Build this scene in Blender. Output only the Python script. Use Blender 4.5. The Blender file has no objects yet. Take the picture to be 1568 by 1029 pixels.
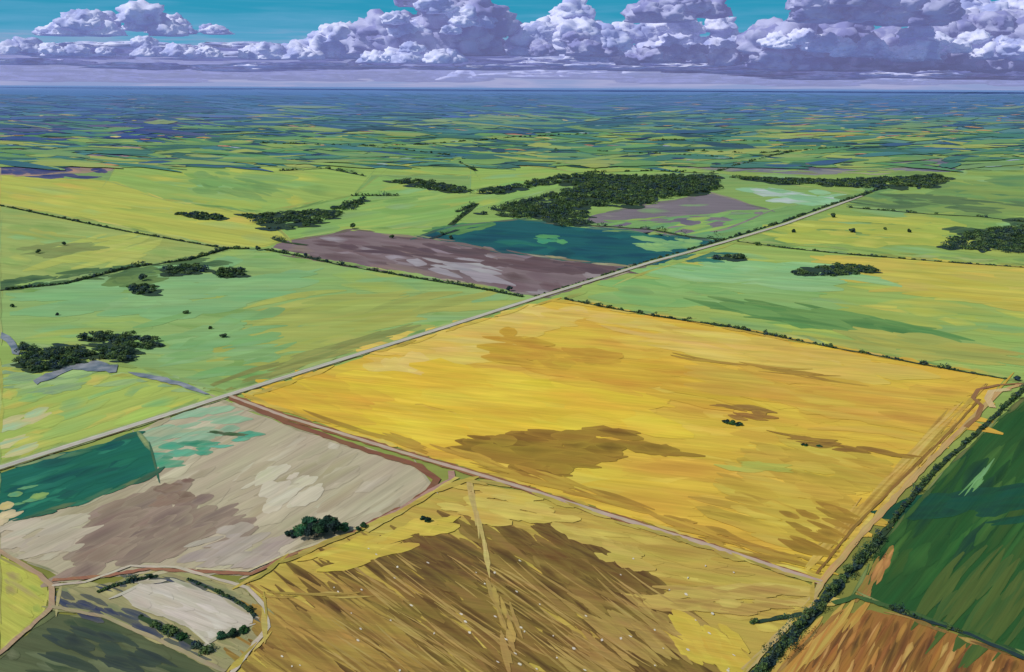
import bpy, math, random
import numpy as np
from mathutils import Vector, Matrix, noise
random.seed(7); rng=np.random.default_rng(7)
scene=bpy.context.scene
# ------------------------------------------------------------ camera / image pixels cast onto the ground
ALT=150.0; FP=1358.0; PITCH=math.radians(15.65); ROLL=math.radians(0.28)
Fv=np.array([0,math.cos(PITCH),-math.sin(PITCH)]); Uw=np.array([0,math.sin(PITCH),math.cos(PITCH)]); Rw=np.array([1.,0,0])
Rv=math.cos(ROLL)*Rw+math.sin(ROLL)*Uw; Uv=math.cos(ROLL)*Uw-math.sin(ROLL)*Rw
def ray(u,v):
    return Fv+Rv*((u-784)/FP)+Uv*((514.5-v)/FP)
def G(u,v):
    """image pixel (u,v), back-projected through the camera -> ground position in metres"""
    d=ray(u,v); dz=min(d[2],-0.0006); t=-ALT/dz
    return (d[0]*t,d[1]*t)
cd=bpy.data.cameras.new("camera"); cam=bpy.data.objects.new("camera",cd); scene.collection.objects.link(cam)
cd.sensor_width=36; cd.lens=FP/1568*36; cd.clip_start=1; cd.clip_end=800000
M=Matrix(((Rv[0],Uv[0],-Fv[0],0),(Rv[1],Uv[1],-Fv[1],0),(Rv[2],Uv[2],-Fv[2],ALT),(0,0,0,1)))
cam.matrix_world=M; scene.camera=cam
scene.view_settings.view_transform='Standard'; scene.view_settings.look='None'; scene.view_settings.exposure=0
def lin(c,k=0.78,sat=.95):
    o=[]
    for x in c:
        x/=255; o.append((x/12.92 if x<0.04045 else ((x+0.055)/1.055)**2.4)*k)
    g=.3*o[0]+.6*o[1]+.1*o[2]
    return [g+(x-g)*sat for x in o]
# ------------------------------------------------------------ light
az=math.radians(-118); el=math.radians(46)
sd=Vector((math.sin(az)*math.cos(el),math.cos(az)*math.cos(el),math.sin(el)))
sl=bpy.data.lights.new("sun","SUN"); sl.energy=3.6; sl.angle=math.radians(0.5); sl.color=(1,0.975,0.93)
so=bpy.data.objects.new("sun",sl); scene.collection.objects.link(so)
so.rotation_euler=sd.to_track_quat('Z','Y').to_euler(); so.location=(-500,-300,900)
w=bpy.data.worlds.new("World"); scene.world=w; w.use_nodes=True
nt=w.node_tree; nt.nodes.clear(); N=nt.nodes.new; L=nt.links.new
out=N('ShaderNodeOutputWorld'); sky=N('ShaderNodeTexSky'); sky.sky_type='NISHITA'; sky.sun_disc=False
sky.sun_elevation=el; sky.sun_rotation=az
b1=N('ShaderNodeBackground'); b1.inputs[1].default_value=0.11; L(sky.outputs[0],b1.inputs[0])
tc=N('ShaderNodeTexCoord'); sp=N('ShaderNodeSeparateXYZ'); L(tc.outputs['Generated'],sp.inputs[0])
mp=N('ShaderNodeMapping'); mp.inputs['Scale'].default_value=(6,6,90); L(tc.outputs['Generated'],mp.inputs[0])
nz=N('ShaderNodeTexNoise'); nz.inputs['Scale'].default_value=1.8; nz.inputs['Detail'].default_value=6; nz.inputs['Distortion'].default_value=.4; L(mp.outputs[0],nz.inputs[0])
ad=N('ShaderNodeMath'); ad.operation='MULTIPLY_ADD'; L(nz.outputs[0],ad.inputs[0]); ad.inputs[1].default_value=0.07; L(sp.outputs[2],ad.inputs[2])
cr=N('ShaderNodeValToRGB'); L(ad.outputs[0],cr.inputs[0]); e=cr.color_ramp.elements
e[0].position=0.03; e[0].color=(*lin((144,160,206),1,1),1); e[1].position=0.043; e[1].color=(*lin((168,172,212),1,1),1)
for p,c in ((0.052,(144,152,200)),(0.062,(156,168,208)),(0.085,(92,164,202)),(0.12,(48,152,186)),(0.3,(70,145,200))):
    q=e.new(p); q.color=(*lin(c,1,1),1)
b2=N('ShaderNodeBackground'); b2.inputs[1].default_value=1; L(cr.outputs[0],b2.inputs[0])
mr=N('ShaderNodeMapRange'); L(sp.outputs[2],mr.inputs[0]); mr.inputs[1].default_value=0.12; mr.inputs[2].default_value=0.35
mx=N('ShaderNodeMixShader'); L(mr.outputs[0],mx.inputs[0]); L(b2.outputs[0],mx.inputs[1]); L(b1.outputs[0],mx.inputs[2]); L(mx.outputs[0],out.inputs[0])
# ------------------------------------------------------------ materials
def newmat(name):
    m=bpy.data.materials.new(name); m.use_nodes=True; nt=m.node_tree
    b=nt.nodes['Principled BSDF']; b.inputs['Roughness'].default_value=0.9; b.inputs['Specular IOR Level'].default_value=0.12
    return m,nt,b
def crop_material():
    m,nt,b=newmat("crop_and_soil"); N=nt.nodes.new; L=nt.links.new
    at=N('ShaderNodeAttribute'); at.attribute_name='Col'
    uv=N('ShaderNodeAttribute'); uv.attribute_name='suv'
    m1=N('ShaderNodeMapping'); m1.inputs['Scale'].default_value=(0.55,2.0,1); L(uv.outputs['Vector'],m1.inputs[0])
    n1=N('ShaderNodeTexNoise'); n1.inputs['Scale'].default_value=1; n1.inputs['Detail'].default_value=7; n1.inputs['Roughness'].default_value=.62; n1.inputs['Distortion'].default_value=.8
    L(m1.outputs[0],n1.inputs[0])
    r1=N('ShaderNodeMapRange'); r1.inputs[1].default_value=.3; r1.inputs[2].default_value=.7; r1.inputs[3].default_value=.86; r1.inputs[4].default_value=1.15; L(n1.outputs[0],r1.inputs[0])
    m2=N('ShaderNodeMapping'); m2.inputs['Scale'].default_value=(1.8,9,1); L(uv.outputs['Vector'],m2.inputs[0])
    n2=N('ShaderNodeTexNoise'); n2.inputs['Scale'].default_value=1; n2.inputs['Detail'].default_value=4; L(m2.outputs[0],n2.inputs[0])
    r2=N('ShaderNodeMapRange'); r2.inputs[1].default_value=.3; r2.inputs[2].default_value=.7; r2.inputs[3].default_value=.92; r2.inputs[4].default_value=1.08; L(n2.outputs[0],r2.inputs[0])
    mu=N('ShaderNodeMath'); mu.operation='MULTIPLY'; L(r1.outputs[0],mu.inputs[0]); L(r2.outputs[0],mu.inputs[1])
    vm=N('ShaderNodeVectorMath'); vm.operation='SCALE'; L(at.outputs['Color'],vm.inputs[0]); L(mu.outputs[0],vm.inputs['Scale'])
    n3=N('ShaderNodeTexNoise'); n3.inputs['Scale'].default_value=.8; n3.inputs['Detail'].default_value=3; L(uv.outputs['Vector'],n3.inputs[0])
    r3=N('ShaderNodeMapRange'); r3.inputs[1].default_value=.3; r3.inputs[2].default_value=.7; r3.inputs[3].default_value=.492; r3.inputs[4].default_value=.518; L(n3.outputs[0],r3.inputs[0])
    hs=N('ShaderNodeHueSaturation'); L(vm.outputs[0],hs.inputs['Color']); L(r3.outputs[0],hs.inputs['Hue'])
    L(hs.outputs[0],b.inputs['Base Color'])
    return m
CROP=crop_material()
def foliage_material():
    m,nt,b=newmat("foliage"); N=nt.nodes.new; L=nt.links.new
    at=N('ShaderNodeAttribute'); at.attribute_name='Col'
    L(at.outputs['Color'],b.inputs['Base Color']); b.inputs['Roughness'].default_value=.8
    tr=N('ShaderNodeBsdfTranslucent'); L(at.outputs['Color'],tr.inputs[0]); mx=N('ShaderNodeMixShader'); mx.inputs[0].default_value=.4
    L(b.outputs[0],mx.inputs[1]); L(tr.outputs[0],mx.inputs[2]); L(mx.outputs[0],nt.nodes['Material Output'].inputs[0])
    return m
FOL=foliage_material()
def simple(name,c1,c2,scale):
    m,nt,b=newmat(name); N=nt.nodes.new; L=nt.links.new
    g=N('ShaderNodeNewGeometry'); n=N('ShaderNodeTexNoise'); n.inputs['Scale'].default_value=scale; n.inputs['Detail'].default_value=6; L(g.outputs['Position'],n.inputs[0])
    r=N('ShaderNodeValToRGB'); L(n.outputs[0],r.inputs[0]); r.color_ramp.elements[0].position=.35; r.color_ramp.elements[1].position=.65
    r.color_ramp.elements[0].color=(*lin(c1),1); r.color_ramp.elements[1].color=(*lin(c2),1); L(r.outputs[0],b.inputs['Base Color'])
    return m
BARK=simple("bark",(60,48,40),(85,70,58),1.5)
# ------------------------------------------------------------ helpers
def inside(x,y,poly):
    c=False; n=len(poly); j=n-1
    for i in range(n):
        xi,yi=poly[i]; xj,yj=poly[j]
        if (yi>y)!=(yj>y) and x<(xj-xi)*(y-yi)/(yj-yi)+xi: c=not c
        j=i
    return c
def area(poly):
    return abs(sum(poly[i-1][0]*poly[i][1]-poly[i][0]*poly[i-1][1] for i in range(len(poly))))/2
def resample(line,step,closed=False):
    pts=list(line)+([line[0]] if closed else []); o=[]
    for a,b in zip(pts[:-1],pts[1:]):
        d=math.dist(a,b); n=max(1,int(d/step))
        for k in range(n): o.append((a[0]+(b[0]-a[0])*k/n,a[1]+(b[1]-a[1])*k/n))
    if not closed: o.append(pts[-1])
    return o
def mixc(a,b,t): return [a[i]*(1-t)+b[i]*t for i in range(3)]
class MB:
    def __init__(s,cen,ang,ln,wd):
        s.v=[];s.f=[];s.c=[]
        a=G(*cen); dx,dy=math.cos(math.radians(ang)),math.sin(math.radians(ang))
        b=G(cen[0]+dx*ln,cen[1]+dy*ln); c=G(cen[0]-dy*wd,cen[1]+dx*wd)
        A=np.array([b[0]-a[0],b[1]-a[1]]); Bv=np.array([c[0]-a[0],c[1]-a[1]])
        L=max(np.linalg.norm(A),1e-3); s.d=A/L; s.L=L; s.p=np.array([-s.d[1],s.d[0]]); s.W=max(abs(Bv@s.p),1e-3)
    def poly(s,pts,col,z,jit=1.8):
        rp=resample(pts,12,True); i0=len(s.v)
        for (u,v) in rp:
            k=min(1,(v-134)/300); x,y=G(u+random.uniform(-jit,jit)*k,v+random.uniform(-jit,jit)*k*.7); s.v.append((x,y,z)); s.c.append(col)
        s.f.append(list(range(i0,i0+len(rp))))
    def stroke(s,u,v,ang,ln,wd,col,edge,z,em=.55):
        a=math.radians(ang); dx,dy=math.cos(a),math.sin(a); n=6; i0=len(s.v); bend=random.uniform(-.12,.12)*ln*.3
        tf=random.uniform(.2,.95)
        for k in range(n+1):
            t=-1+2*k/n; hw=wd/2*(1-.8*abs(t)**2.5)*random.uniform(.7,1.2); cu=u+dx*t*ln/2-dy*bend*t*t; cv=v+dy*t*ln/2+dx*bend*t*t
            fade=max(0,t)*tf+max(0,-t-.5)*.8
            for r in (-1,0,1):
                x,y=G(cu-dy*hw*r,max(cv+dx*hw*r,140)); s.v.append((x,y,z))
                s.c.append(mixc(col,edge,min(1,fade+(em if r else 0))))
        for k in range(n):
            for r in (0,1):
                q=i0+k*3+r; s.f.append([q,q+1,q+4,q+3])
    def build(s,name,mat):
        me=bpy.data.meshes.new(name); me.from_pydata(s.v,[],s.f); 
        ca=me.color_attributes.new('Col','FLOAT_COLOR','POINT')
        ca.data.foreach_set('color',np.array([[*c,1] for c in s.c],dtype=np.float32).ravel())
        V=np.array(s.v)[:,:2]; uu=V@s.d/s.L; vv=V@s.p/s.W
        at=me.attributes.new('suv','FLOAT_VECTOR','POINT'); at.data.foreach_set('vector',np.stack([uu,vv,np.zeros_like(uu)],1).astype(np.float32).ravel())
        me.materials.append(mat); o=bpy.data.objects.new(name,me); scene.collection.objects.link(o)
        return o
def jitc(c,a=.06):
    k=1+random.uniform(-a,a); return [max(0,x*k*(1+random.uniform(-a,a)*.6)) for x in c]
def scatter(mb,poly,edge,pal,ang,ln,wd,n,z0,vref=None,strict=True,angj=5):
    us=[p[0] for p in poly]; vs=[p[1] for p in poly]; vc=vref or sum(vs)/len(vs); k=0; tries=0
    pal=[lin(c) for c in pal]
    while k<n and tries<n*30:
        tries+=1
        u=random.uniform(min(us),max(us)); v=random.uniform(min(vs),max(vs))
        if not inside(u,v,poly): continue
        sc=max(.35,min(1.8,(v-134)/(vc-134))); l=ln*sc*random.uniform(.4,1.3); w_=wd*sc*random.uniform(.5,1.5); a=ang+random.uniform(-angj,angj)
        dx,dy=math.cos(math.radians(a))*l/2,math.sin(math.radians(a))*l/2
        if strict and not(inside(u+dx,v+dy,poly) and inside(u-dx,v-dy,poly)):
            l*=.45; dx*=.45;dy*=.45
            if not(inside(u+dx,v+dy,poly) and inside(u-dx,v-dy,poly)): continue
        mb.stroke(u,v,a,l,w_,jitc(random.choice(pal)),edge,z0+k*0.0002); k+=1
idx=[0]
def field(name,poly,base,pal,ang,ln,wd,dens=1.0,level=0,zones=(),angj=5):
    idx[0]+=1
    cen=(sum(p[0] for p in poly)/len(poly),sum(p[1] for p in poly)/len(poly))
    mb=MB(cen,ang,ln,wd); z=0.03+idx[0]*0.0013+level*0.3; b=lin(base)
    mb.poly(poly,b,z)
    n=int(min(900,area(poly)/(ln*wd)*1.1*dens)); scatter(mb,poly,b,pal,ang,ln,wd,n,z+.06,angj=angj)
    zz=z+.06+n*.0002+.004
    for (zp,zpal,za,zl,zw,zn) in zones:
        scatter(mb,zp,mixc(lin(zpal[0]),b,.3),zpal,za,zl,zw,zn,zz,strict=False); zz+=zn*.0002+.002
    # uneven grass margin round the field
    rp=resample(poly,26,True); rp.append(rp[0]); m=0
    for p,q in zip(rp[:-1],rp[1:]):
        if random.random()<.3: continue
        mu_,mv=(p[0]+q[0])/2,(p[1]+q[1])/2; k=max(.25,min(1.4,(mv-134)/350)); a=math.degrees(math.atan2(q[1]-p[1],q[0]-p[0]))
        col=mixc(lin(random.choice(pal)),lin(random.choice([(112,124,62),(146,138,76),(92,108,60),(190,186,110)])),random.uniform(.15,.65))
        mb.stroke(mu_+random.uniform(-2,2)*k,mv+random.uniform(-2,2)*k,a+random.uniform(-4,4),math.dist(p,q)*random.uniform(1.1,2.2),random.uniform(2.5,6.5)*k,col,b,zz+m*.0001,.45); m+=1
    return mb.build(name,CROP)
# ------------------------------------------------------------ base ground
mb=MB((784,300),0,120,8)
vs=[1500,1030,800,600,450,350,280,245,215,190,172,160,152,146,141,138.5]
cl=[(130,130,60)]*3+[(150,170,85),(150,172,88),(140,168,85),(132,160,88),(114,150,102),(98,140,118),(86,130,136),(80,122,148),(78,120,158),(82,122,166),(88,126,172),(98,134,180),(108,142,188)]  # far rows turn blue: aerial haze painted into the ground colour
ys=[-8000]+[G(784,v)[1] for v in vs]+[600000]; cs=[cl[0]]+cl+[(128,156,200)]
XS=np.linspace(-1,1,9)
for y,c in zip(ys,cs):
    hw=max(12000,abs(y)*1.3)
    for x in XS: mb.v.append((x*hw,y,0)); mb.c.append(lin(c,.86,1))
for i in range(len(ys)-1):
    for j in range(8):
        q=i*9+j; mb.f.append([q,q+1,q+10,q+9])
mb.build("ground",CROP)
# ------------------------------------------------------------ distant patchwork
mb=MB((784,190),0,70,3); z=.02; K=3600
B1=[(72,108,162),(66,100,150),(88,120,170),(62,110,146),(98,126,170),(72,118,148)]
B2=[(84,140,104),(112,158,96),(54,110,118),(60,100,132),(154,172,92),(50,84,98),(126,160,92),(72,130,128)]
B3=[(130,166,86),(112,156,88),(72,128,106),(152,176,86),(96,148,88),(170,180,86),(64,112,96)]
OR=[(212,150,84),(218,172,92),(196,136,106),(220,196,110),(200,190,94)]; WH=[(178,182,204),(165,192,175)]
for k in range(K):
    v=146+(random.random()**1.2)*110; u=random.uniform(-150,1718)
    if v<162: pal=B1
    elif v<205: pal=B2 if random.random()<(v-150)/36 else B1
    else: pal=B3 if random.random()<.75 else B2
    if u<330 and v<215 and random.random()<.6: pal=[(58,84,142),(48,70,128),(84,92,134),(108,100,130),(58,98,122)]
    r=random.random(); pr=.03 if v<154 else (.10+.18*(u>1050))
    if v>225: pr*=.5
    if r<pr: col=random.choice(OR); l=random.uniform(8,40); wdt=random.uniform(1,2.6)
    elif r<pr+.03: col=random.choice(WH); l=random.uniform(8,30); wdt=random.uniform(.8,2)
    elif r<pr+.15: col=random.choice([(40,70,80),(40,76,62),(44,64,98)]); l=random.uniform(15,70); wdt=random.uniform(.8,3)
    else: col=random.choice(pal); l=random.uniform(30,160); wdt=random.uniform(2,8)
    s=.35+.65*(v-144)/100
    hz=max(0,min(.68,(205-v)/55*.62)); c=mixc(lin(col),lin((90,126,168),.86,1),hz)  # hz blends haze blue into the stroke colour with distance
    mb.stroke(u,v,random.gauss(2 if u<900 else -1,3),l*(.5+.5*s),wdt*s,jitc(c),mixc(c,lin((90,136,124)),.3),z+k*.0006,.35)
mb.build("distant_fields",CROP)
# ------------------------------------------------------------ fields
LG=[(146,180,94),(162,188,88),(138,173,98),(172,184,82),(144,184,114),(126,164,80)]
YG=[(192,192,74),(180,188,74),(204,192,78),(166,180,74)]
Y1=[(226,183,54),(220,174,48),(230,192,66),(214,168,50),(227,186,52)]
field("blue_brown_field",[(0,222),(120,205),(220,222),(170,262),(0,270)],(165,135,125),[(185,155,140),(150,122,112),(66,82,122),(195,145,110),(150,160,100)],5,60,7,1.2,zones=[([(0,232),(60,225),(150,238),(150,250),(20,250)],[(204,164,140),(190,150,130)],3,50,6,20),([(0,255),(90,250),(160,262),(120,272),(0,268)],[(48,68,118),(60,80,124)],3,50,6,20),([(120,210),(200,215),(190,240),(150,235)],[(52,76,124),(66,88,120)],6,50,6,12)])
field("green_field",[(180,250),(290,222),(480,226),(715,243),(730,268),(570,268),(540,300),(400,325),(250,305),(165,278)],(158,184,84),LG+YG[:2],6,110,9,1.3,zones=[([(290,262),(420,256),(430,300),(300,300)],[(130,166,86),(120,158,84)],12,60,8,22)])
field("green_field",[(0,268),(175,278),(250,305),(400,328),(445,368),(405,378),(350,378),(200,348),(0,312)],(188,190,76),YG+[(212,190,80),(175,187,90)],8,110,9,1.2)
field("green_field",[(480,228),(560,208),(850,215),(1080,236),(950,250),(720,245)],(114,160,90),[(106,155,88),(58,124,118),(162,176,84),(46,110,116),(165,182,88)],2,120,7,1.3,zones=[([(540,222),(640,212),(760,208),(840,212),(700,226)],[(40,96,112),(48,84,118),(50,112,112)],1,110,6,34),([(700,236),(900,222),(1060,232),(900,246)],[(60,116,96),(50,104,104)],1,110,5,16)])  # dark teal zones: cloud shadow painted in as stroke colour
field("green_field",[(720,268),(730,246),(950,250),(1100,262),(880,270),(720,292)],(156,184,82),LG,-3,90,8,1)
field("green_field",[(540,300),(580,270),(720,292),(800,275),(890,278),(720,322),(690,345),(540,352),(440,365),(400,330)],(146,182,88),LG+[(180,190,80)],-8,90,9,1.3)
field("mauve_field",[(935,242),(1060,236),(1130,243),(1200,236),(1470,245),(1440,268),(1110,262)],(142,138,132),[(150,142,124),(120,122,130),(165,156,130),(108,110,122)],1,90,7,1.3,zones=[([(1180,240),(1460,248),(1430,262),(1190,258)],[(108,108,124),(96,100,118)],1,90,6,22)])
field("green_field",[(1080,262),(1568,262),(1568,235),(1640,235),(1640,420),(1568,405),(1130,368),(1320,300)],(146,172,80),LG+[(118,150,78),(175,182,78)],4,110,9,1.2,zones=[
  ([(1310,330),(1460,338),(1440,375),(1190,372),(1230,345)],[(188,190,68),(178,186,72),(198,196,80)],3,90,8,70),
  ([(1160,292),(1290,290),(1310,305),(1230,315)],[(150,196,148),(190,198,190),(138,188,136)],4,60,6,25),
  ([(1330,290),(1568,270),(1568,330),(1340,318)],[(120,154,82),(140,162,78),(100,140,84)],2,110,10,54),
  ([(1330,296),(1568,310),(1568,330),(1310,312)],[(84,112,72),(96,124,76)],4,80,5,20),
  ([(1440,372),(1480,340),(1568,332),(1640,335),(1640,395),(1568,388)],[(58,86,58),(50,76,58),(76,102,62)],3,60,8,50)])
field("fallow_field",[(905,330),(1090,296),(1180,322),(1120,350),(1060,362),(890,345)],(128,118,122),[(120,112,116),(140,132,128),(108,104,118),(128,158,106)],2,80,8,1.2)
field("green_field",[(880,345),(1180,320),(1300,303),(1130,366),(1060,366)],(126,166,92),[(134,178,96),(112,164,106),(160,184,84)],-8,80,7,1.2)
field("teal_crop_field",[(640,362),(700,345),(800,335),(900,348),(1095,368),(1020,402),(960,408),(760,385)],(28,96,96),[(22,90,98),(30,104,98),(22,78,90),(38,114,92),(20,70,82)],3,90,9,1.2,zones=[
  ([(980,365),(1070,368),(1050,385),(985,382)],[(130,180,112),(150,190,108)],5,50,7,14),
  ([(810,358),(880,365),(870,375),(820,370)],[(90,165,90),(60,150,108)],5,30,5,7),
  ([(640,350),(720,340),(760,342),(680,366)],[(104,150,74),(84,135,80)],-5,50,6,14)])
field("ploughed_field",[(425,372),(540,352),(660,365),(760,385),(970,408),(985,410),(835,455),(700,432),(520,405),(410,386)],(132,112,112),[(122,98,100),(152,138,140),(110,88,88),(164,152,154),(102,80,80),(140,120,108)],7,90,10,1.4,zones=[
  ([(630,400),(740,398),(750,428),(680,425)],[(168,160,162),(176,168,166)],10,70,9,14),
  ([(470,375),(700,378),(960,412),(900,425),(700,400)],[(102,80,82),(92,74,78)],7,80,8,30)])
field("meadow",[(0,314),(200,350),(350,381),(250,402),(160,420),(0,442)],(162,178,90),[(156,178,90),(178,184,86),(144,168,82),(148,184,110),(170,172,76)],6,120,12,1.3,zones=[([(150,350),(230,370),(220,400),(60,415)],[(184,190,82),(192,194,90)],-12,90,8,25),([(40,378),(130,370),(140,385),(60,394)],[(128,142,74),(140,150,80)],-8,50,6,14)])
field("green_field",[(0,440),(160,420),(350,382),(430,384),(520,403),(700,432),(830,456),(600,524),(345,602),(200,560),(0,520)],(150,180,98),LG,0,150,14,1.5,zones=[
  ([(430,450),(800,455),(600,515),(420,575),(380,520)],[(172,176,76),(178,182,84),(160,168,80)],-8,150,11,70),
  ([(40,440),(350,400),(520,420),(300,480),(40,500)],[(134,180,114),(142,186,118)],-4,130,14,56),
  ([(240,490),(420,480),(400,560),(300,580)],[(130,174,100),(140,182,112)],-10,90,12,34),
  ([(150,412),(235,408),(225,445),(190,440)],[(92,122,62),(108,136,70)],-8,50,9,26),
  ([(360,575),(560,515),(700,480),(520,545),(370,590)],[(142,142,70),(162,158,78)],-17,90,6,28),
  ([(0,428),(160,412),(350,392),(340,402),(160,424),(0,444)],[(60,92,58),(80,110,62)],-4,60,6,38)])
field("green_field",[(868,457),(1130,372),(1300,388),(1640,410),(1640,600),(1535,577),(1430,556),(1250,523),(1000,480)],(160,182,86),LG+YG,5,160,12,1.5,zones=[
  ([(1300,395),(1568,408),(1640,412),(1640,480),(1568,470),(1350,430)],[(206,184,64),(210,188,72),(200,184,80)],3,160,12,80),
  ([(900,440),(1140,390),(1250,470),(1000,470)],[(138,182,100),(148,188,106),(128,174,96)],4,120,12,50),
  ([(1110,462),(1300,480),(1450,510),(1430,520),(1250,500),(1120,480)],[(98,144,74),(86,132,68),(112,152,78)],9,140,10,36),
  ([(960,420),(1200,400),(1350,420),(1200,440)],[(144,192,124),(156,198,132)],4,120,10,44),
  ([(1300,500),(1568,540),(1568,570),(1300,530)],[(178,170,76),(162,168,78)],9,130,10,36),
  ([(1030,395),(1120,385),(1080,402)],[(35,118,104),(28,98,92)],0,50,7,9)])
field("meadow",[(0,565),(120,572),(210,575),(330,606),(200,650),(0,712)],(174,190,84),[(180,196,84),(162,190,94),(198,194,76),(146,184,104),(202,190,84)],-16,110,14,1.5,zones=[([(0,640),(60,630),(30,700),(0,705)],[(208,196,136),(172,202,152)],-20,60,10,12),
  ([(0,548),(30,552),(60,578),(120,565),(210,560),(330,600),(300,604),(200,584),(60,606),(0,590)],[(146,178,116),(136,160,116),(168,192,116)],-8,60,9,30)])
yf=[(374,609),(500,565),(660,515),(850,459),(1000,482),(1250,527),(1430,560),(1540,580),(1475,655),(1400,728),(1330,800),(1257,886),(1090,833),(900,772),(700,712),(520,658)]
field("yellow_crop_field",yf,(224,180,52),Y1,6,130,17,1.9,angj=9,zones=[
  ([(560,540),(840,465),(900,480),(760,540),(640,600)],[(224,190,84),(228,194,98),(230,190,74)],2,110,16,60),
  ([(580,555),(660,545),(700,570),(640,600),(570,600)],[(232,202,116),(230,196,96)],0,60,16,14),
  ([(860,470),(1250,535),(1400,575),(1200,580),(1000,520)],[(222,186,78),(226,190,90),(216,178,72)],8,130,13,70),
  ([(450,610),(560,570),(740,570),(980,600),(1000,650),(820,660),(600,680)],[(234,193,38),(236,199,50),(228,186,38)],10,140,24,90),
  ([(840,540),(1120,560),(1200,600),(1000,620),(860,580)],[(216,166,38),(222,174,44)],8,130,17,44),
  ([(400,605),(500,570),(560,600),(540,655),(450,635)],[(222,174,40),(228,182,44)],14,90,14,30),
  ([(1050,560),(1480,600),(1430,680),(1150,620)],[(214,168,54),(218,176,62),(208,160,50)],9,140,13,70),
  ([(1150,690),(1340,680),(1400,700),(1240,850),(1100,790)],[(204,168,56),(196,158,50),(214,182,66),(188,150,46)],14,110,15,80),
  ([(745,510),(790,505),(830,530),(960,545),(850,560),(770,550)],[(206,156,38),(200,150,38)],8,70,14,24),
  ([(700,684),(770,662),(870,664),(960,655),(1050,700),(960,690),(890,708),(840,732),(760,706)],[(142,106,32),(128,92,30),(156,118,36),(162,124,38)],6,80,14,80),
  ([(480,640),(700,705),(900,765),(1200,860),(1240,860),(900,745),(700,690)],[(172,132,42),(190,150,48),(202,162,52)],17,110,6,50),
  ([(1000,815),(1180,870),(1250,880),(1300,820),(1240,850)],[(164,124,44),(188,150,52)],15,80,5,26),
  ([(1440,640),(1500,600),(1460,660),(1400,728),(1270,860),(1240,850),(1380,705)],[(206,166,74),(184,146,56),(214,180,90),(166,128,46)],133,100,6,44),
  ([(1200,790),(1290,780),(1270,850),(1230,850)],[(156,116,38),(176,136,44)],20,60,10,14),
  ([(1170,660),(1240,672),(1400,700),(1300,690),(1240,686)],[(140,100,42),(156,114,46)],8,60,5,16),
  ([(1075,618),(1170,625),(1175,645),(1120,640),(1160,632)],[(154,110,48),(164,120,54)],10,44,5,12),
  ([(940,535),(1200,565),(1340,600),(1200,570)],[(172,130,48),(186,142,54)],8,110,2.5,10),
  ([(1120,710),(1200,712),(1200,722),(1130,720)],[(182,182,74)],5,60,7,7)])
field("fallow_field",[(335,612),(440,652),(560,690),(640,715),(660,742),(625,778),(560,806),(450,852),(380,882),(250,876),(100,890),(75,872),(0,845),(0,800),(130,770),(235,720),(228,690),(205,664)],(188,173,140),[(196,182,150),(180,166,130),(203,191,158),(172,158,122),(188,176,140)],-28,110,18,1.6,angj=8,zones=[
  ([(210,660),(330,618),(400,650),(340,665),(230,690)],[(150,188,146),(168,176,134),(140,180,140)],-8,70,9,24),
  ([(225,690),(380,660),(400,664),(240,718)],[(66,160,118),(98,180,140),(46,140,100)],-3,50,8,20),
  ([(320,660),(385,655),(400,664),(330,670)],[(40,84,44),(56,98,48)],3,40,4,6),
  ([(130,795),(240,738),(300,760),(385,795),(375,830),(250,850),(150,872),(85,884),(140,840)],[(146,122,104),(136,114,100),(158,136,118)],-22,80,18,84),
  ([(230,740),(290,735),(310,760),(250,775)],[(128,100,84),(146,116,98)],-5,40,11,12),
  ([(390,720),(500,725),(480,760),(410,780)],[(214,203,174),(206,196,160)],-30,56,14,16),
  ([(0,800),(135,795),(135,830),(80,870),(0,842)],[(198,184,156),(190,176,148)],-15,70,13,26),
  ([(300,800),(440,820),(400,865),(290,865)],[(172,157,140),(185,170,152)],-15,70,12,24)])
field("teal_crop_field",[(0,724),(100,697),(210,664),(232,692),(238,722),(130,770),(0,802)],(26,106,82),[(22,98,78),(34,118,88),(28,90,76),(44,128,94),(20,82,76)],-18,90,13,1.5,level=.6,zones=[
  ([(20,750),(90,740),(80,760),(20,785)],[(145,175,90),(90,158,108)],-10,30,7,7),([(0,760),(25,790),(0,806)],[(222,195,150),(212,190,110)],-15,30,9,8)])
pf=[(712,736),(800,752),(900,784),(1100,846),(1243,895),(1240,925),(1140,1029),(1120,1100),(300,1100),(350,1029),(410,972),(402,915),(370,898),(440,856),(560,812),(650,762)]
BR=[(116,86,40),(100,72,34),(132,100,46),(146,112,54),(90,62,32),(158,124,60)]
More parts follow.
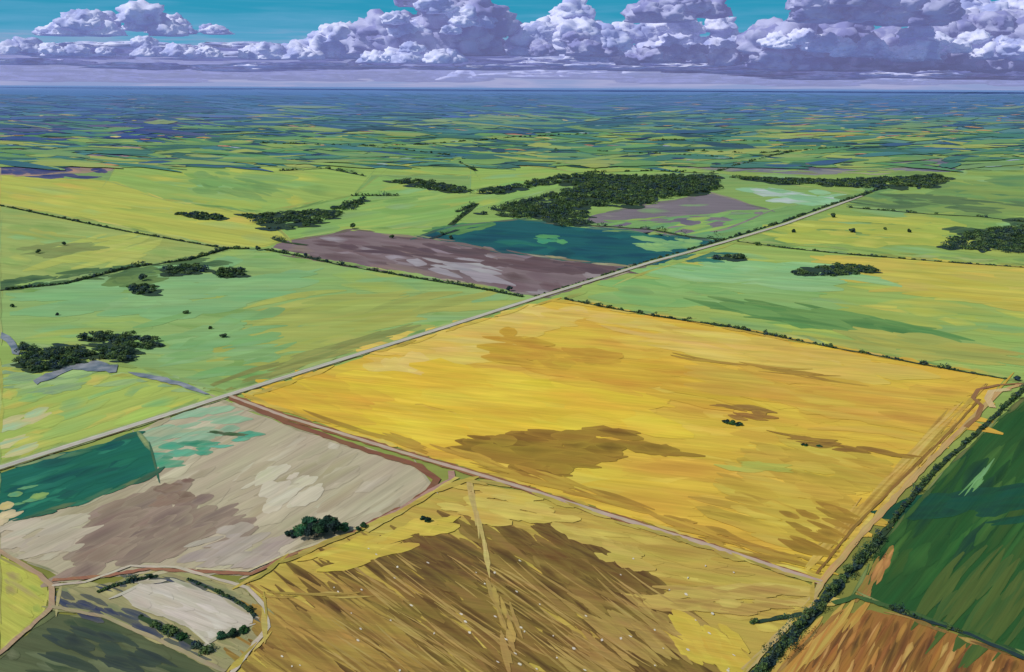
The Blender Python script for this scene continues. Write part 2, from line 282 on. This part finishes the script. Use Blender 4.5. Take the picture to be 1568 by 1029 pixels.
field("ploughed_field",pf,(194,164,68),[(204,172,68),(190,156,62),(212,184,80),(182,148,60)],10,110,14,1.3,zones=[
  ([(470,880),(600,835),(740,805),(860,815),(980,860),(1050,930),(1130,1040),(1000,1100),(380,1100),(415,960)],BR,36,110,13,560),
  ([(400,915),(560,905),(640,1000),(620,1060),(380,1060)],[(156,120,54),(172,134,60),(136,102,48),(186,148,66)],36,110,9,120),
  ([(760,810),(900,820),(1000,890),(900,900)],[(100,70,36),(114,82,38)],30,90,11,54),
  ([(540,850),(700,830),(760,880),(640,900)],[(98,70,38),(112,82,42)],30,90,10,40),
  ([(860,800),(1000,850),(950,870),(880,840)],[(206,176,80),(192,162,70)],20,60,14,18),
  ([(900,930),(1060,940),(1000,1029),(860,1029)],[(168,134,68),(184,150,76),(150,116,58)],36,90,9,40),
  ([(1000,900),(1200,900),(1240,925),(1160,940),(1000,930)],[(200,168,80),(214,186,90),(180,144,70)],2,90,11,36),
  ([(1050,950),(1150,985),(1140,1029),(1050,1000)],[(218,188,60),(206,172,54)],40,60,18,26),
  ([(560,850),(1000,900),(1000,1029),(500,1029)],[(166,132,68),(184,150,82)],36,110,2.8,120),
  ([(470,850),(690,790),(700,815),(520,870)],[(208,178,62),(216,188,72)],-14,70,13,36),
  ([(640,770),(710,745),(800,760),(880,795),(720,800)],[(216,190,84),(208,178,70)],6,60,12,26),
  ([(410,910),(540,908),(540,918),(410,916)],[(165,132,60),(204,172,90)],0,80,3,10),
  ([(714,740),(722,740),(748,860),(742,880),(738,830)],[(204,180,106),(188,162,92)],82,36,6,24),
  ([(740,870),(790,950),(775,1020),(765,950)],[(170,134,72),(192,154,76)],70,46,7,16),
  ([(500,830),(1150,860),(1150,1029),(420,1029)],[(220,210,188)],30,5,2.6,60)])
field("dark_green_field",[(1640,545),(1568,612),(1500,668),(1440,732),(1385,790),(1345,845),(1312,910),(1350,928),(1460,960),(1568,1002),(1640,1030)],(46,90,40),[(40,86,38),(58,106,44),(32,72,38),(76,118,48),(28,64,44),(66,96,38)],128,120,18,1.7,zones=[
  ([(1400,760),(1568,745),(1568,800),(1380,800)],[(26,82,58),(30,74,54)],-8,100,15,26),
  ([(1312,905),(1350,840),(1365,850),(1335,915)],[(192,124,66),(204,146,76),(150,132,54)],118,40,7,20),
  ([(1480,750),(1500,722),(1518,716),(1495,748)],[(120,166,94),(130,176,110)],130,45,6,5),
  ([(1400,880),(1568,880),(1568,990),(1450,950)],[(88,104,44),(68,98,44)],128,120,12,40)])
field("stubble_field",[(1278,942),(1330,934),(1400,948),(1500,985),(1568,1012),(1640,1040),(1640,1100),(1120,1100),(1190,1029)],(158,106,48),[(168,108,46),(132,82,38),(190,132,60),(114,74,36),(204,158,82),(98,64,36)],118,80,9,2.1,zones=[
  ([(1262,945),(1320,938),(1250,1000),(1190,1040),(1180,1029)],[(202,166,72),(188,128,54)],125,80,9,34)])
field("meadow",[(0,850),(62,884),(74,915),(68,940),(40,962),(0,1000)],(186,184,74),[(194,190,72),(175,180,74),(206,196,80),(168,152,90)],30,60,14,1.5)
field("meadow",[(-60,1100),(-60,1030),(0,1003),(50,965),(85,940),(160,948),(250,985),(340,1027),(330,1100)],(90,98,64),[(82,92,60),(102,110,72),(64,80,56),(112,118,82)],15,90,18,1.5,zones=[([(80,970),(160,965),(260,1010),(200,1040),(90,1020)],[(60,74,62),(52,64,60)],20,70,14,24)])
field("gravel_yard",[(90,900),(180,892),(250,872),(370,900),(406,935),(408,968),(345,1029),(250,985),(160,945),(85,935)],(158,150,102),[(174,162,110),(146,144,94),(188,174,116),(132,136,94)],25,60,11,1.5,level=.3,zones=[
  ([(95,908),(160,920),(240,955),(320,1000),(300,1010),(200,965),(100,932)],[(66,76,88),(94,98,84),(56,66,92)],24,50,9,34),
  ([(150,905),(200,885),(290,884),(390,940),(380,950),(290,892),(210,896)],[(80,86,82),(66,78,98)],15,40,6,26)])
field("fallow_field",[(186,912),(215,896),(275,893),(330,912),(385,942),(388,955),(345,972),(318,988),(290,962),(245,942),(205,930)],(200,188,166),[(208,196,175),(194,182,157),(215,205,185)],20,60,12,1.4,level=.9)
# ------------------------------------------------------------ ribbons
def ribbon(mb,line,w0,w1,col,z,wob=.12,off=0):
    pts=resample(line,9); W=[np.array(G(u,v)) for u,v in pts]; i0=len(mb.v); n=len(W)
    for i,p in enumerate(W):
        a=W[max(0,i-1)]; b=W[min(n-1,i+1)]; d=(b-a)/max(1e-6,np.linalg.norm(b-a)); nn=np.array([-d[1],d[0]]); ww=(w0+(w1-w0)*i/(n-1))
        c=jitc(lin(col),.07)
        for s in (-1,1):
            q=p+nn*(off+s*ww/2*(1+random.uniform(-wob,wob))); mb.v.append((q[0],q[1],z)); mb.c.append(c)
    for i in range(n-1):
        q=i0+2*i; mb.f.append([q,q+1,q+3,q+2])
road=[(-90,745),(0,717),(180,660),(345,607),(530,549),(680,502),(820,457),(910,429),(1000,401),(1060,385),(1130,365),(1200,344),(1260,322),(1320,300)]
mb=MB((600,530),-17,60,4)
ribbon(mb,road,6.5,7.5,(158,174,108),.40,.2); ribbon(mb,road,3.5,4.4,(190,183,164),.43,.08); ribbon(mb,road,.3,.4,(214,210,192),.44,.1,off=1.5); ribbon(mb,road,.3,.4,(214,210,192),.44,.1,off=-1.5)
ribbon(mb,road,.9,1.6,(106,92,62),.425,.5,off=-2.7)
mb.build("country_road",CROP)
mb=MB((900,770),17,60,4)
lane=[(352,607),(440,640),(520,664),(610,692),(700,718),(800,748),(900,780),(1090,838),(1180,868),(1258,893)]
ribbon(mb,lane,5.0,3.6,(148,100,64),.40,.3); ribbon(mb,lane,2.2,2.4,(192,166,142),.43,.2)
ribbon(mb,[(355,611),(440,648),(560,690),(640,714),(668,735),(660,752),(620,778),(560,806)],3.6,3.6,(138,88,64),.405,.3)
ribbon(mb,[(690,722),(692,735),(660,752),(620,778),(560,808)],2.4,2.4,(178,136,118),.415,.3)
ribbon(mb,[(560,808),(500,832),(440,853),(385,880),(300,876),(230,872),(150,885),(80,890)],1.6,2.0,(158,106,80),.41,.4)
ribbon(mb,[(560,804),(500,829),(440,849),(380,876),(300,872)],1.0,1.0,(200,186,144),.412,.3)
ribbon(mb,[(700,732),(660,757),(610,788),(560,815)],2,2,(204,182,88),.417,.3)
mb.build("farm_track",CROP)
mb=MB((80,920),30,40,6)
ribbon(mb,[(-40,828),(0,845),(60,881),(78,898),(80,930),(50,958),(0,1002),(-50,1030)],1.5,1.8,(178,148,114),.42,.25)
ribbon(mb,[(78,930),(160,946),(250,985),(345,1030)],1.4,1.4,(168,152,114),.425,.3)
ribbon(mb,[(80,898),(130,893),(200,868),(270,870),(380,902),(404,930),(410,962),(380,1000),(350,1040)],1.2,1.4,(196,182,156),.43,.35)
mb.build("farm_track",CROP)
mb=MB((1430,700),130,60,4)
ribbon(mb,[(1258,893),(1320,818),(1390,742),(1460,670),(1530,600),(1566,588)],2.0,2.8,(198,158,96),.41,.35)
ribbon(mb,[(1250,880),(1308,808),(1380,735),(1455,662),(1500,612)],.8,1.4,(148,108,48),.42,.4)
ribbon(mb,[(1566,588),(1530,590),(1498,597),(1490,610),(1503,622),(1496,640),(1478,655)],2.0,2.2,(154,108,66),.43,.2)
ribbon(mb,[(1545,597),(1518,600),(1512,612),(1520,625)],4,3,(210,180,124),.435,.2)
ribbon(mb,[(1258,893),(1240,925),(1200,965),(1140,1029)],1.8,2,(194,166,102),.42,.3)
ribbon(mb,[(1275,925),(1310,915),(1400,942),(1500,980),(1600,1022)],2.2,2.2,(70,100,52),.42,.3)
mb.build("farm_track",CROP)
def water(name,poly,z=.45):
    m=bpy.data.materials.get("pond_water")
    if not m:
        m,nt,b=newmat("pond_water"); b.inputs['Roughness'].default_value=.35; b.inputs['Specular IOR Level'].default_value=.4
        n=nt.nodes.new('ShaderNodeTexNoise'); n.inputs['Scale'].default_value=.12; n.inputs['Detail'].default_value=6; r=nt.nodes.new('ShaderNodeValToRGB'); r.color_ramp.elements[0].position=.35; r.color_ramp.elements[1].position=.65; r.color_ramp.elements[0].color=(*lin((92,104,110)),1); r.color_ramp.elements[1].color=(*lin((160,160,158)),1)
        g=nt.nodes.new('ShaderNodeNewGeometry'); nt.links.new(g.outputs[0],n.inputs[0]); nt.links.new(n.outputs[0],r.inputs[0]); nt.links.new(r.outputs[0],b.inputs['Base Color'])
    rp=[(u+random.uniform(-3,3),v+random.uniform(-1.5,1.5)) for u,v in resample(poly,8,True)]; me=bpy.data.meshes.new(name); me.from_pydata([(*G(u,v),z) for u,v in rp],[],[list(range(len(rp)))]); me.materials.append(m)
    o=bpy.data.objects.new(name,me); scene.collection.objects.link(o)
water("river",[(50,584),(80,570),(110,558),(150,554),(180,560),(175,571),(110,567),(80,580),(54,590)])
water("river",[(195,570),(240,576),(280,587),(322,604),(312,604),(270,590),(215,578)])
water("pond",[(0,510),(14,514),(26,530),(30,546),(20,544),(10,525),(0,518)])
# ------------------------------------------------------------ foliage
PALF=[(58,86,50),(78,106,54),(48,76,54),(46,70,80),(88,116,60),(50,70,90),(70,88,48),(104,124,68)]
PALF=[lin(c,1.1,.92) for c in PALF]
UG=MB((784,500),0,40,5)
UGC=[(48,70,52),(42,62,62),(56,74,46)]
def foliage(name,pts,H,Wd,leaf,nl,trunk=False,pal=PALF,parent=None):
    pts=np.array(pts,float).reshape(-1,2); n=len(pts)
    if n==0: return
    H=np.broadcast_to(np.asarray(H,float),(n,)); Wd=np.broadcast_to(np.asarray(Wd,float),(n,)); leaf=np.broadcast_to(np.asarray(leaf,float),(n,))
    K=8
    th=rng.uniform(0,2*np.pi,(n,K)); rr=np.sqrt(rng.uniform(0,1,(n,K)))*.34
    zc=rng.uniform(.3,.78,(n,K)) if trunk else rng.uniform(.2,.75,(n,K))
    rr*=np.where(zc>.65,.6,1)
    cc=np.stack([rr*np.cos(th)*Wd[:,None],rr*np.sin(th)*Wd[:,None],zc*H[:,None]],2)
    ck=rng.integers(0,K,(n,nl)); base=np.take_along_axis(cc,ck[:,:,None].repeat(3,2),1)
    g=rng.normal(0,1,(n,nl,3)); g/=np.linalg.norm(g,axis=2,keepdims=True); g*=rng.uniform(.55,1,(n,nl,1))
    ex=np.stack([Wd*.24,Wd*.24,H*.22],1)[:,None,:]; P=base+g*ex
    P[:,:,2]=np.maximum(P[:,:,2],.3); P[:,:,:2]+=pts[:,None,:]; P[:,:,2]+=.1
    a=g+np.array([0,0,.35])+rng.normal(0,.3,P.shape); a/=np.linalg.norm(a,axis=2,keepdims=True)
    t=rng.normal(0,1,P.shape); b=np.cross(a,t); b/=np.linalg.norm(b,axis=2,keepdims=True); c=np.cross(a,b)
    s=(leaf[:,None]*rng.uniform(.5,1.2,(n,nl)))[:,:,None]*.6
    V=np.stack([P-b*s-c*s*.6,P+b*s*.8-c*s,P+b*s+c*s*.7,P-b*s*.7+c*s],2).reshape(-1,3)
    pa=np.array(pal); ti=rng.integers(0,len(pa),n); ci=rng.integers(0,len(pa),(n,K))
    cl=.5*pa[ti][:,None,:]+.5*pa[np.take_along_axis(ci,ck,1)]; cl=cl*rng.uniform(.75,1.25,(n,nl,1))
    C=np.repeat(cl.reshape(-1,3),4,0); nq=n*nl; F=np.arange(nq*4).reshape(-1,4); mi=np.zeros(nq,np.int32)
    if trunk:
        tv=[];tf=[];o0=len(V)
        for i in range(n):
            x,y=pts[i]; h=H[i]; r=max(.18,h*.035)
            segs=[((x,y,0),(x+.02*h,y,h*.55),r,r*.5)]
            for k in range(4):
                q=cc[i,k]; segs.append(((x,y,h*.3),(x+q[0],y+q[1],q[2]),r*.5,r*.15))
            for p0,p1,r0,r1 in segs:
                s0=o0+len(tv)
                for (p,rad) in ((p0,r0),(p1,r1)):
                    for k in range(5):
                        an=k*2*math.pi/5; tv.append((p[0]+math.cos(an)*rad,p[1]+math.sin(an)*rad,p[2]))
                for k in range(5): tf.append((s0+k,s0+(k+1)%5,s0+5+(k+1)%5,s0+5+k))
        V=np.vstack([V,np.array(tv)]); F=np.vstack([F,np.array(tf)]); C=np.vstack([C,np.tile([.05,.04,.03],(len(tv),1))]); mi=np.concatenate([mi,np.ones(len(tf),np.int32)])
    me=bpy.data.meshes.new(name); me.vertices.add(len(V)); me.vertices.foreach_set('co',V.astype(np.float32).ravel())
    me.loops.add(F.size); me.loops.foreach_set('vertex_index',F.astype(np.int32).ravel())
    me.polygons.add(len(F)); me.polygons.foreach_set('loop_start',(np.arange(len(F))*4).astype(np.int32)); me.polygons.foreach_set('loop_total',np.full(len(F),4,np.int32))
    me.materials.append(FOL); me.materials.append(BARK); me.polygons.foreach_set('material_index',mi)
    me.update(calc_edges=True)
    ca=me.color_attributes.new('Col','FLOAT_COLOR','POINT'); ca.data.foreach_set('color',np.hstack([C,np.ones((len(C),1))]).astype(np.float32).ravel())
    o=bpy.data.objects.new(name,me); scene.collection.objects.link(o); return o
def hedge(name,line,h,wd,gap=.1,big=.08,nl=90,trunk=False,ug=True):
    W=[np.array(G(u,v)) for u,v in resample(line,12)]; P=[];H=[];D=[];carry=0
    skip=0
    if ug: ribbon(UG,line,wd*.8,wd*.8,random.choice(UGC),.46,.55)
    for a,b in zip(W[:-1],W[1:]):
        d=np.linalg.norm(b-a); s=wd*.5; t=carry
        while t<d:
            if skip>0: skip-=1
            elif random.random()<gap*.3: skip=random.randint(2,6)
            else:
                k=random.uniform(.5,1.15)*(random.uniform(1.5,2.3) if random.random()<big else 1)
                p=a+(b-a)*t/d+np.array([random.uniform(-.15,.15),random.uniform(-.15,.15)])*wd; P.append(p);H.append(h*k);D.append(wd*k)
            t+=s
        carry=t-d
    if not P: return
    dist=np.linalg.norm(np.array(P),axis=1)
    foliage(name,P,H,D,np.maximum(.35,dist*.001),nl,trunk)
def wood(name,poly,h,sp,nl=90,trunk=True,wd=None):
    g=[G(u,v) for u,v in poly]; xs=[p[0] for p in g]; ys=[p[1] for p in g]; P=[]
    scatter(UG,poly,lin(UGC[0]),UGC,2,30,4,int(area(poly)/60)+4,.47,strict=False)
    y=min(ys); ox=random.random()*50
    while y<max(ys)+sp:
        x=min(xs)
        while x<max(xs)+sp:
            q=(x+random.uniform(-.45,.45)*sp,y+random.uniform(-.45,.45)*sp)
            gapn=noise.noise(Vector((q[0]/(sp*4)+ox,q[1]/(sp*7),0)))
            if inside(q[0],q[1],g) and gapn>-.28 and random.random()<.93: P.append(q)
            x+=sp
        y+=sp
    if not P: P=[(sum(xs)/len(xs),sum(ys)/len(ys))]
    k=rng.uniform(.5,1.2,len(P)); dist=np.linalg.norm(np.array(P),axis=1)
    foliage(name,P,h*k,(wd or sp*1.6)*k,np.maximum(.45,dist*.0012),nl,trunk)
hedge("hedgerow",[(1600,565),(1568,596),(1500,660),(1430,722),(1380,782),(1345,828)],1.8,2.3,.2,.2,120)
hedge("hedgerow",[(1345,828),(1315,862),(1290,888),(1262,922),(1235,950),(1190,1000),(1150,1045)],2.9,3.6,.1,.3,240)
hedge("hedgerow",[(1365,934),(1400,946),(1480,972),(1568,1010)],1.5,2.0,.7,.2,150)
hedge("hedgerow",[(1150,955),(1190,948),(1230,942)],1.2,2.0,.2,.1,120)
hedge("hedgerow",[(866,459),(930,472),(1000,484),(1120,502),(1250,528),(1430,562),(1540,581)],1.6,2.4,.3,.2,90)
hedge("hedgerow",[(0,315),(130,342),(200,356),(345,381)],1.4,2.6,.1,.1,50)
hedge("hedgerow",[(345,381),(400,382),(440,389),(520,406),(640,427),(700,436),(800,455)],1.9,3.0,.15,.25,60)
hedge("hedgerow",[(350,381),(290,398),(200,410),(160,420),(100,435),(0,445)],2.4,4.2,.15,.25,60)
hedge("hedgerow",[(1130,370),(1200,380),(1300,390),(1450,402),(1568,410)],1.4,2.8,.4,.1,50)
hedge("hedgerow",[(820,454),(910,426),(1000,398),(1060,381)],1.1,1.8,.8,.1,50,ug=False)
hedge("hedgerow",[(1060,381),(1130,361),(1200,340),(1260,318),(1330,296)],2,3.6,.5,.2,50)
wood("woodland",[(30,528),(60,540),(110,520),(160,512),(235,518),(255,530),(215,538),(200,556),(140,552),(85,566),(45,574),(28,556)],4.4,5.0,150)
wood("woodland",[(735,328),(800,310),(880,290),(1000,284),(1105,280),(1100,292),(1040,302),(970,318),(900,316),(850,330),(800,336)],7,9.5,64)
wood("woodland",[(580,275),(650,278),(718,290),(700,296),(640,288)],6,9,56)
wood("woodland",[(720,296),(800,282),(870,268),(940,270),(1100,270),(1100,284),(900,290),(860,280),(760,298)],6,10,56)
wood("woodland",[(372,330),(440,326),(500,322),(558,304),(556,312),(520,332),(470,348),(410,352)],4,8,64)
wood("woodland",[(1440,380),(1480,355),(1568,348),(1640,352),(1640,396),(1568,390)],4.5,9,60)
wood("woodland",[(1110,272),(1300,276),(1440,268),(1455,276),(1420,290),(1320,288),(1200,282)],5,11,50)
wood("tree_clump",[(1210,420),(1240,410),(1290,406),(1335,410),(1340,418),(1280,424)],3.0,5.5,110)
wood("tree_clump",[(1085,398),(1110,392),(1140,394),(1130,402)],4,5,110)
wood("tree_clump",[(268,328),(300,326),(345,332),(340,338),(300,336)],4,6,80)
wood("tree_clump",[(330,418),(372,414),(372,424),(335,426)],4.5,5,120)
wood("tree_clump",[(195,440),(240,436),(235,452),(205,452)],3.4,5,120)
wood("tree_clump",[(250,412),(300,406),(320,416),(260,424)],4,6,100)
wood("woodland",[(800,322),(900,326),(900,345),(860,348)],5,9,56)
far=[[(1300,318),(1420,328),(1500,332),(1568,340)],[(430,262),(500,258),(560,270)],[(700,325),(730,312),(690,345)],[(560,225),(650,222),(800,210),(900,206)],
 [(850,230),(1000,236),(1130,243)],[(400,220),(560,224),(700,240)],[(1100,262),(1180,240),(1220,232)],[(880,265),(1000,262),(1100,266)],[(1050,232),(1160,236),(1300,226)],
 [(540,300),(610,300)],[(900,345),(1000,352),(1060,364),(1100,366)],[(660,366),(700,352)],[(700,248),(730,262)],[(1000,215),(1200,218)],[(420,366),(440,372),(470,376)],[(1320,300),(1345,290),(1420,280)]]
for l in far: hedge("hedgerow",l,3.6,7,.6,.25,24)
def tree(u,v,h,wd,nl=500,name="oak_tree"):
    p=G(u,v); d=math.hypot(*p); foliage(name,[p],h,wd,max(.4,d*.0011),nl,True)
for (u,v,h,wd) in [(285,480,2.6,4.6),(343,517,2.6,5),(322,504,2.2,2.2),(20,470,2.4,4),(88,483,2,2),(60,388,4,5),(98,376,4,4),(1305,356,5,7),(1392,356,4,4),(1355,352,3,3),(1275,333,6,7),(1215,356,4,4),(1160,376,4,6),(395,384,5,5),(468,394,4,4),(340,421,7,7),(218,430,6,8),(600,365,4,5),(690,366,4,5),(540,350,6,9),(780,446,4,5),(1556,583,3,4)]:
    tree(u,v,h,wd)
def copse(name,pl,leafn):
    P=[G(u,v) for u,v,_,_ in pl]; foliage(name,P,[a[2] for a in pl],[a[3] for a in pl],.5,leafn,True,[lin(c,1.05) for c in ((48,86,46),(66,108,52),(36,70,48),(42,60,58),(54,106,72),(36,50,50))])
copse("tree_clump",[(462,822,4.4,7.5),(485,823,5.6,8.5),(512,818,5.2,7.5),(475,812,5.4,8),(500,808,5.2,8),(528,814,3.2,5),(446,822,2.2,4)],1300)
copse("bush",[(556,808,2,3),(548,813,1.4,2.2)],300)
copse("bush",[(655,800,2,3.2),(648,797,1.6,2)],300)
copse("bush",[(1112,648,1.6,4),(1122,650,2,4.5),(1132,652,1.6,4)],350)
copse("bush",[(1232,683,.8,3),(1255,684,.6,3)],150)
hedge("hedgerow",[(150,908),(175,898),(205,890),(240,884)],1.0,1.8,.3,.1,200)
hedge("hedgerow",[(290,889),(330,906),(370,926),(392,946)],.9,1.5,.3,.15,200)
hedge("hedgerow",[(215,946),(250,966),(285,982),(322,1002)],1.2,2.2,.3,.2,240)
copse("tree_clump",[(340,978,1.8,3.4),(355,974,2,3.6),(372,968,1.6,3.2)],500)
copse("tree_clump",[(262,968,1.8,3.8),(280,978,1.6,3.4)],500)
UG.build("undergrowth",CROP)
# ------------------------------------------------------------ clouds
DS=2.6
def cloud_mat(name,alb,dk,em,es):
    m,nt,b=newmat(name); b.inputs['Roughness'].default_value=1; b.inputs['Specular IOR Level'].default_value=0
    n=nt.nodes.new('ShaderNodeTexNoise'); n.inputs['Scale'].default_value=.0022/DS; n.inputs['Detail'].default_value=5; n.inputs['Distortion'].default_value=.6; g=nt.nodes.new('ShaderNodeNewGeometry'); nt.links.new(g.outputs[0],n.inputs[0])
    r=nt.nodes.new('ShaderNodeValToRGB'); r.color_ramp.elements[0].position=.42; r.color_ramp.elements[1].position=.56
    r.color_ramp.elements[0].color=(*dk,1); r.color_ramp.elements[1].color=(*alb,1); nt.links.new(n.outputs[0],r.inputs[0]); nt.links.new(r.outputs[0],b.inputs['Base Color'])
    b.inputs['Emission Color'].default_value=(*em,1); b.inputs['Emission Strength'].default_value=es  # lavender glow stands in for light scattered inside the cloud
    return m
CW=cloud_mat("cloud_white",(.49,.50,.60),(.24,.27,.44),(.40,.44,.84),.27)
CM=cloud_mat("cloud_mauve",(.29,.30,.42),(.14,.15,.30),(.40,.42,.80),.27)
CS=cloud_mat("cloud_haze",(.26,.27,.37),(.16,.18,.31),(.43,.47,.80),.56)
import bmesh
def ico(sub):
    bm=bmesh.new(); bmesh.ops.create_icosphere(bm,subdivisions=sub,radius=1); bm.verts.ensure_lookup_table()
    V=np.array([v.co[:] for v in bm.verts]); F=[[v.index for v in f.verts] for f in bm.faces]; bm.free(); return V,F
IV,IF=ico(4); IF=np.array(IF)
def cloud(name,puffs,dist,mat,amp=.3,vb=None):
    Vs=[];Fs=[];o=0; dist*=DS
    for (u,v,rx,rz) in puffs:
        d=ray(u,v); dd=dist*random.uniform(.985,1.015); c=d/d[1]*dd+np.array([0,0,ALT]); k=dd/FP
        V=IV.copy(); off=Vector((random.random()*50,random.random()*50,random.random()*50))
        disp=np.array([noise.fractal(Vector(p)*1.5+off,1.0,2.0,4) for p in V]); bil=np.array([abs(noise.noise(Vector(p)*3.5+off)) for p in V])
        V=V*(1+amp*disp+.35*amp*2*(bil-.2))[:,None]
        V[:,2]=np.where(V[:,2]<-.35,-.35+(V[:,2]+.35)*.3,V[:,2])
        V=V*np.array([rx*k,rx*k*.9,rz*k])+c
        if vb is not None:      # condensation level: flat base
            db=ray(784,vb+(u-784)*.0049); zb=ALT+db[2]/db[1]*dd; V[:,2]=np.where(V[:,2]<zb,zb+(V[:,2]-zb)*.12,V[:,2])
        Vs.append(V); Fs.append(IF+o); o+=len(V)
    V=np.vstack(Vs);F=np.vstack(Fs); me=bpy.data.meshes.new(name); me.from_pydata(V.tolist(),[],F.tolist()); me.materials.append(mat)
    me.polygons.foreach_set('use_smooth',[True]*len(F)); ob=bpy.data.objects.new(name,me); scene.collection.objects.link(ob)
def cum(u0,u1,vt,vb,n,mat,dist,r=(10,24),amp=.44):
    pl=[]
    for i in range(n):
        t=random.random(); u=u0+(u1-u0)*t; env=math.sin(math.pi*(.12+.76*t))**.6*random.uniform(.45,1)
        rr=random.uniform(*r); top=vb-(vb-vt)*env; v=random.uniform(top+rr*.7,max(top+rr*.8,vb-rr*.2)); pl.append((u,v,rr*1.35,rr*.82))
    cloud("cumulus_cloud",pl,dist,mat,amp,vb)
def strat(u0,u1,v0,v1,n,mat,dist,h=(4,9)):
    pl=[(random.uniform(u0,u1),random.uniform(v0,v1),random.uniform(25,90),random.uniform(*h)) for i in range(n)]
    cloud("stratus_cloud",pl,dist,mat,.5)
cum(75,260,-2,60,18,CW,15000,(12,24)); cum(230,340,18,56,8,CW,15500,(8,15)); cum(-10,80,42,90,8,CW,17000,(10,18))
cum(60,330,52,92,14,CW,17000,(9,16))
strat(-60,430,76,124,44,CS,24000,(5,12)); strat(0,420,66,110,14,CW,22000,(4,8))
cum(365,480,46,94,12,CW,16000,(10,19)); cum(470,600,18,92,17,CW,16500,(12,24))
cum(565,760,-50,85,30,CM,15000,(18,36)); cum(600,740,-25,60,10,CW,14500,(10,20)); cum(560,720,50,98,12,CW,14300,(9,18)); cum(700,815,18,86,14,CW,16500,(11,19))
cum(790,940,-6,85,22,CW,15500,(14,27)); cum(820,930,30,85,6,CM,15000,(9,16)); cum(900,1140,8,94,30,CW,17000,(13,25)); cum(985,1100,-30,32,11,CM,16000,(12,22)); cum(930,1130,50,98,10,CM,16300,(10,18))
cum(1140,1360,8,104,28,CM,16000,(18,32)); cum(1180,1450,-60,34,30,CM,14500,(18,32)); cum(1330,1700,-10,106,44,CM,16500,(20,38)); cum(1430,1680,-40,45,20,CW,17500,(16,30)); cum(1180,1340,30,76,12,CW,15200,(10,18)); cum(1290,1600,25,90,24,CW,15300,(10,20))
strat(380,1000,84,120,44,CS,23000,(5,12)); strat(950,1640,88,128,54,CS,24000,(5,13))
strat(380,1200,80,108,34,CW,20000,(3,6)); strat(1000,1620,92,120,20,CM,20000,(3,7)); strat(1100,1640,80,122,20,CW,19500,(4,8))
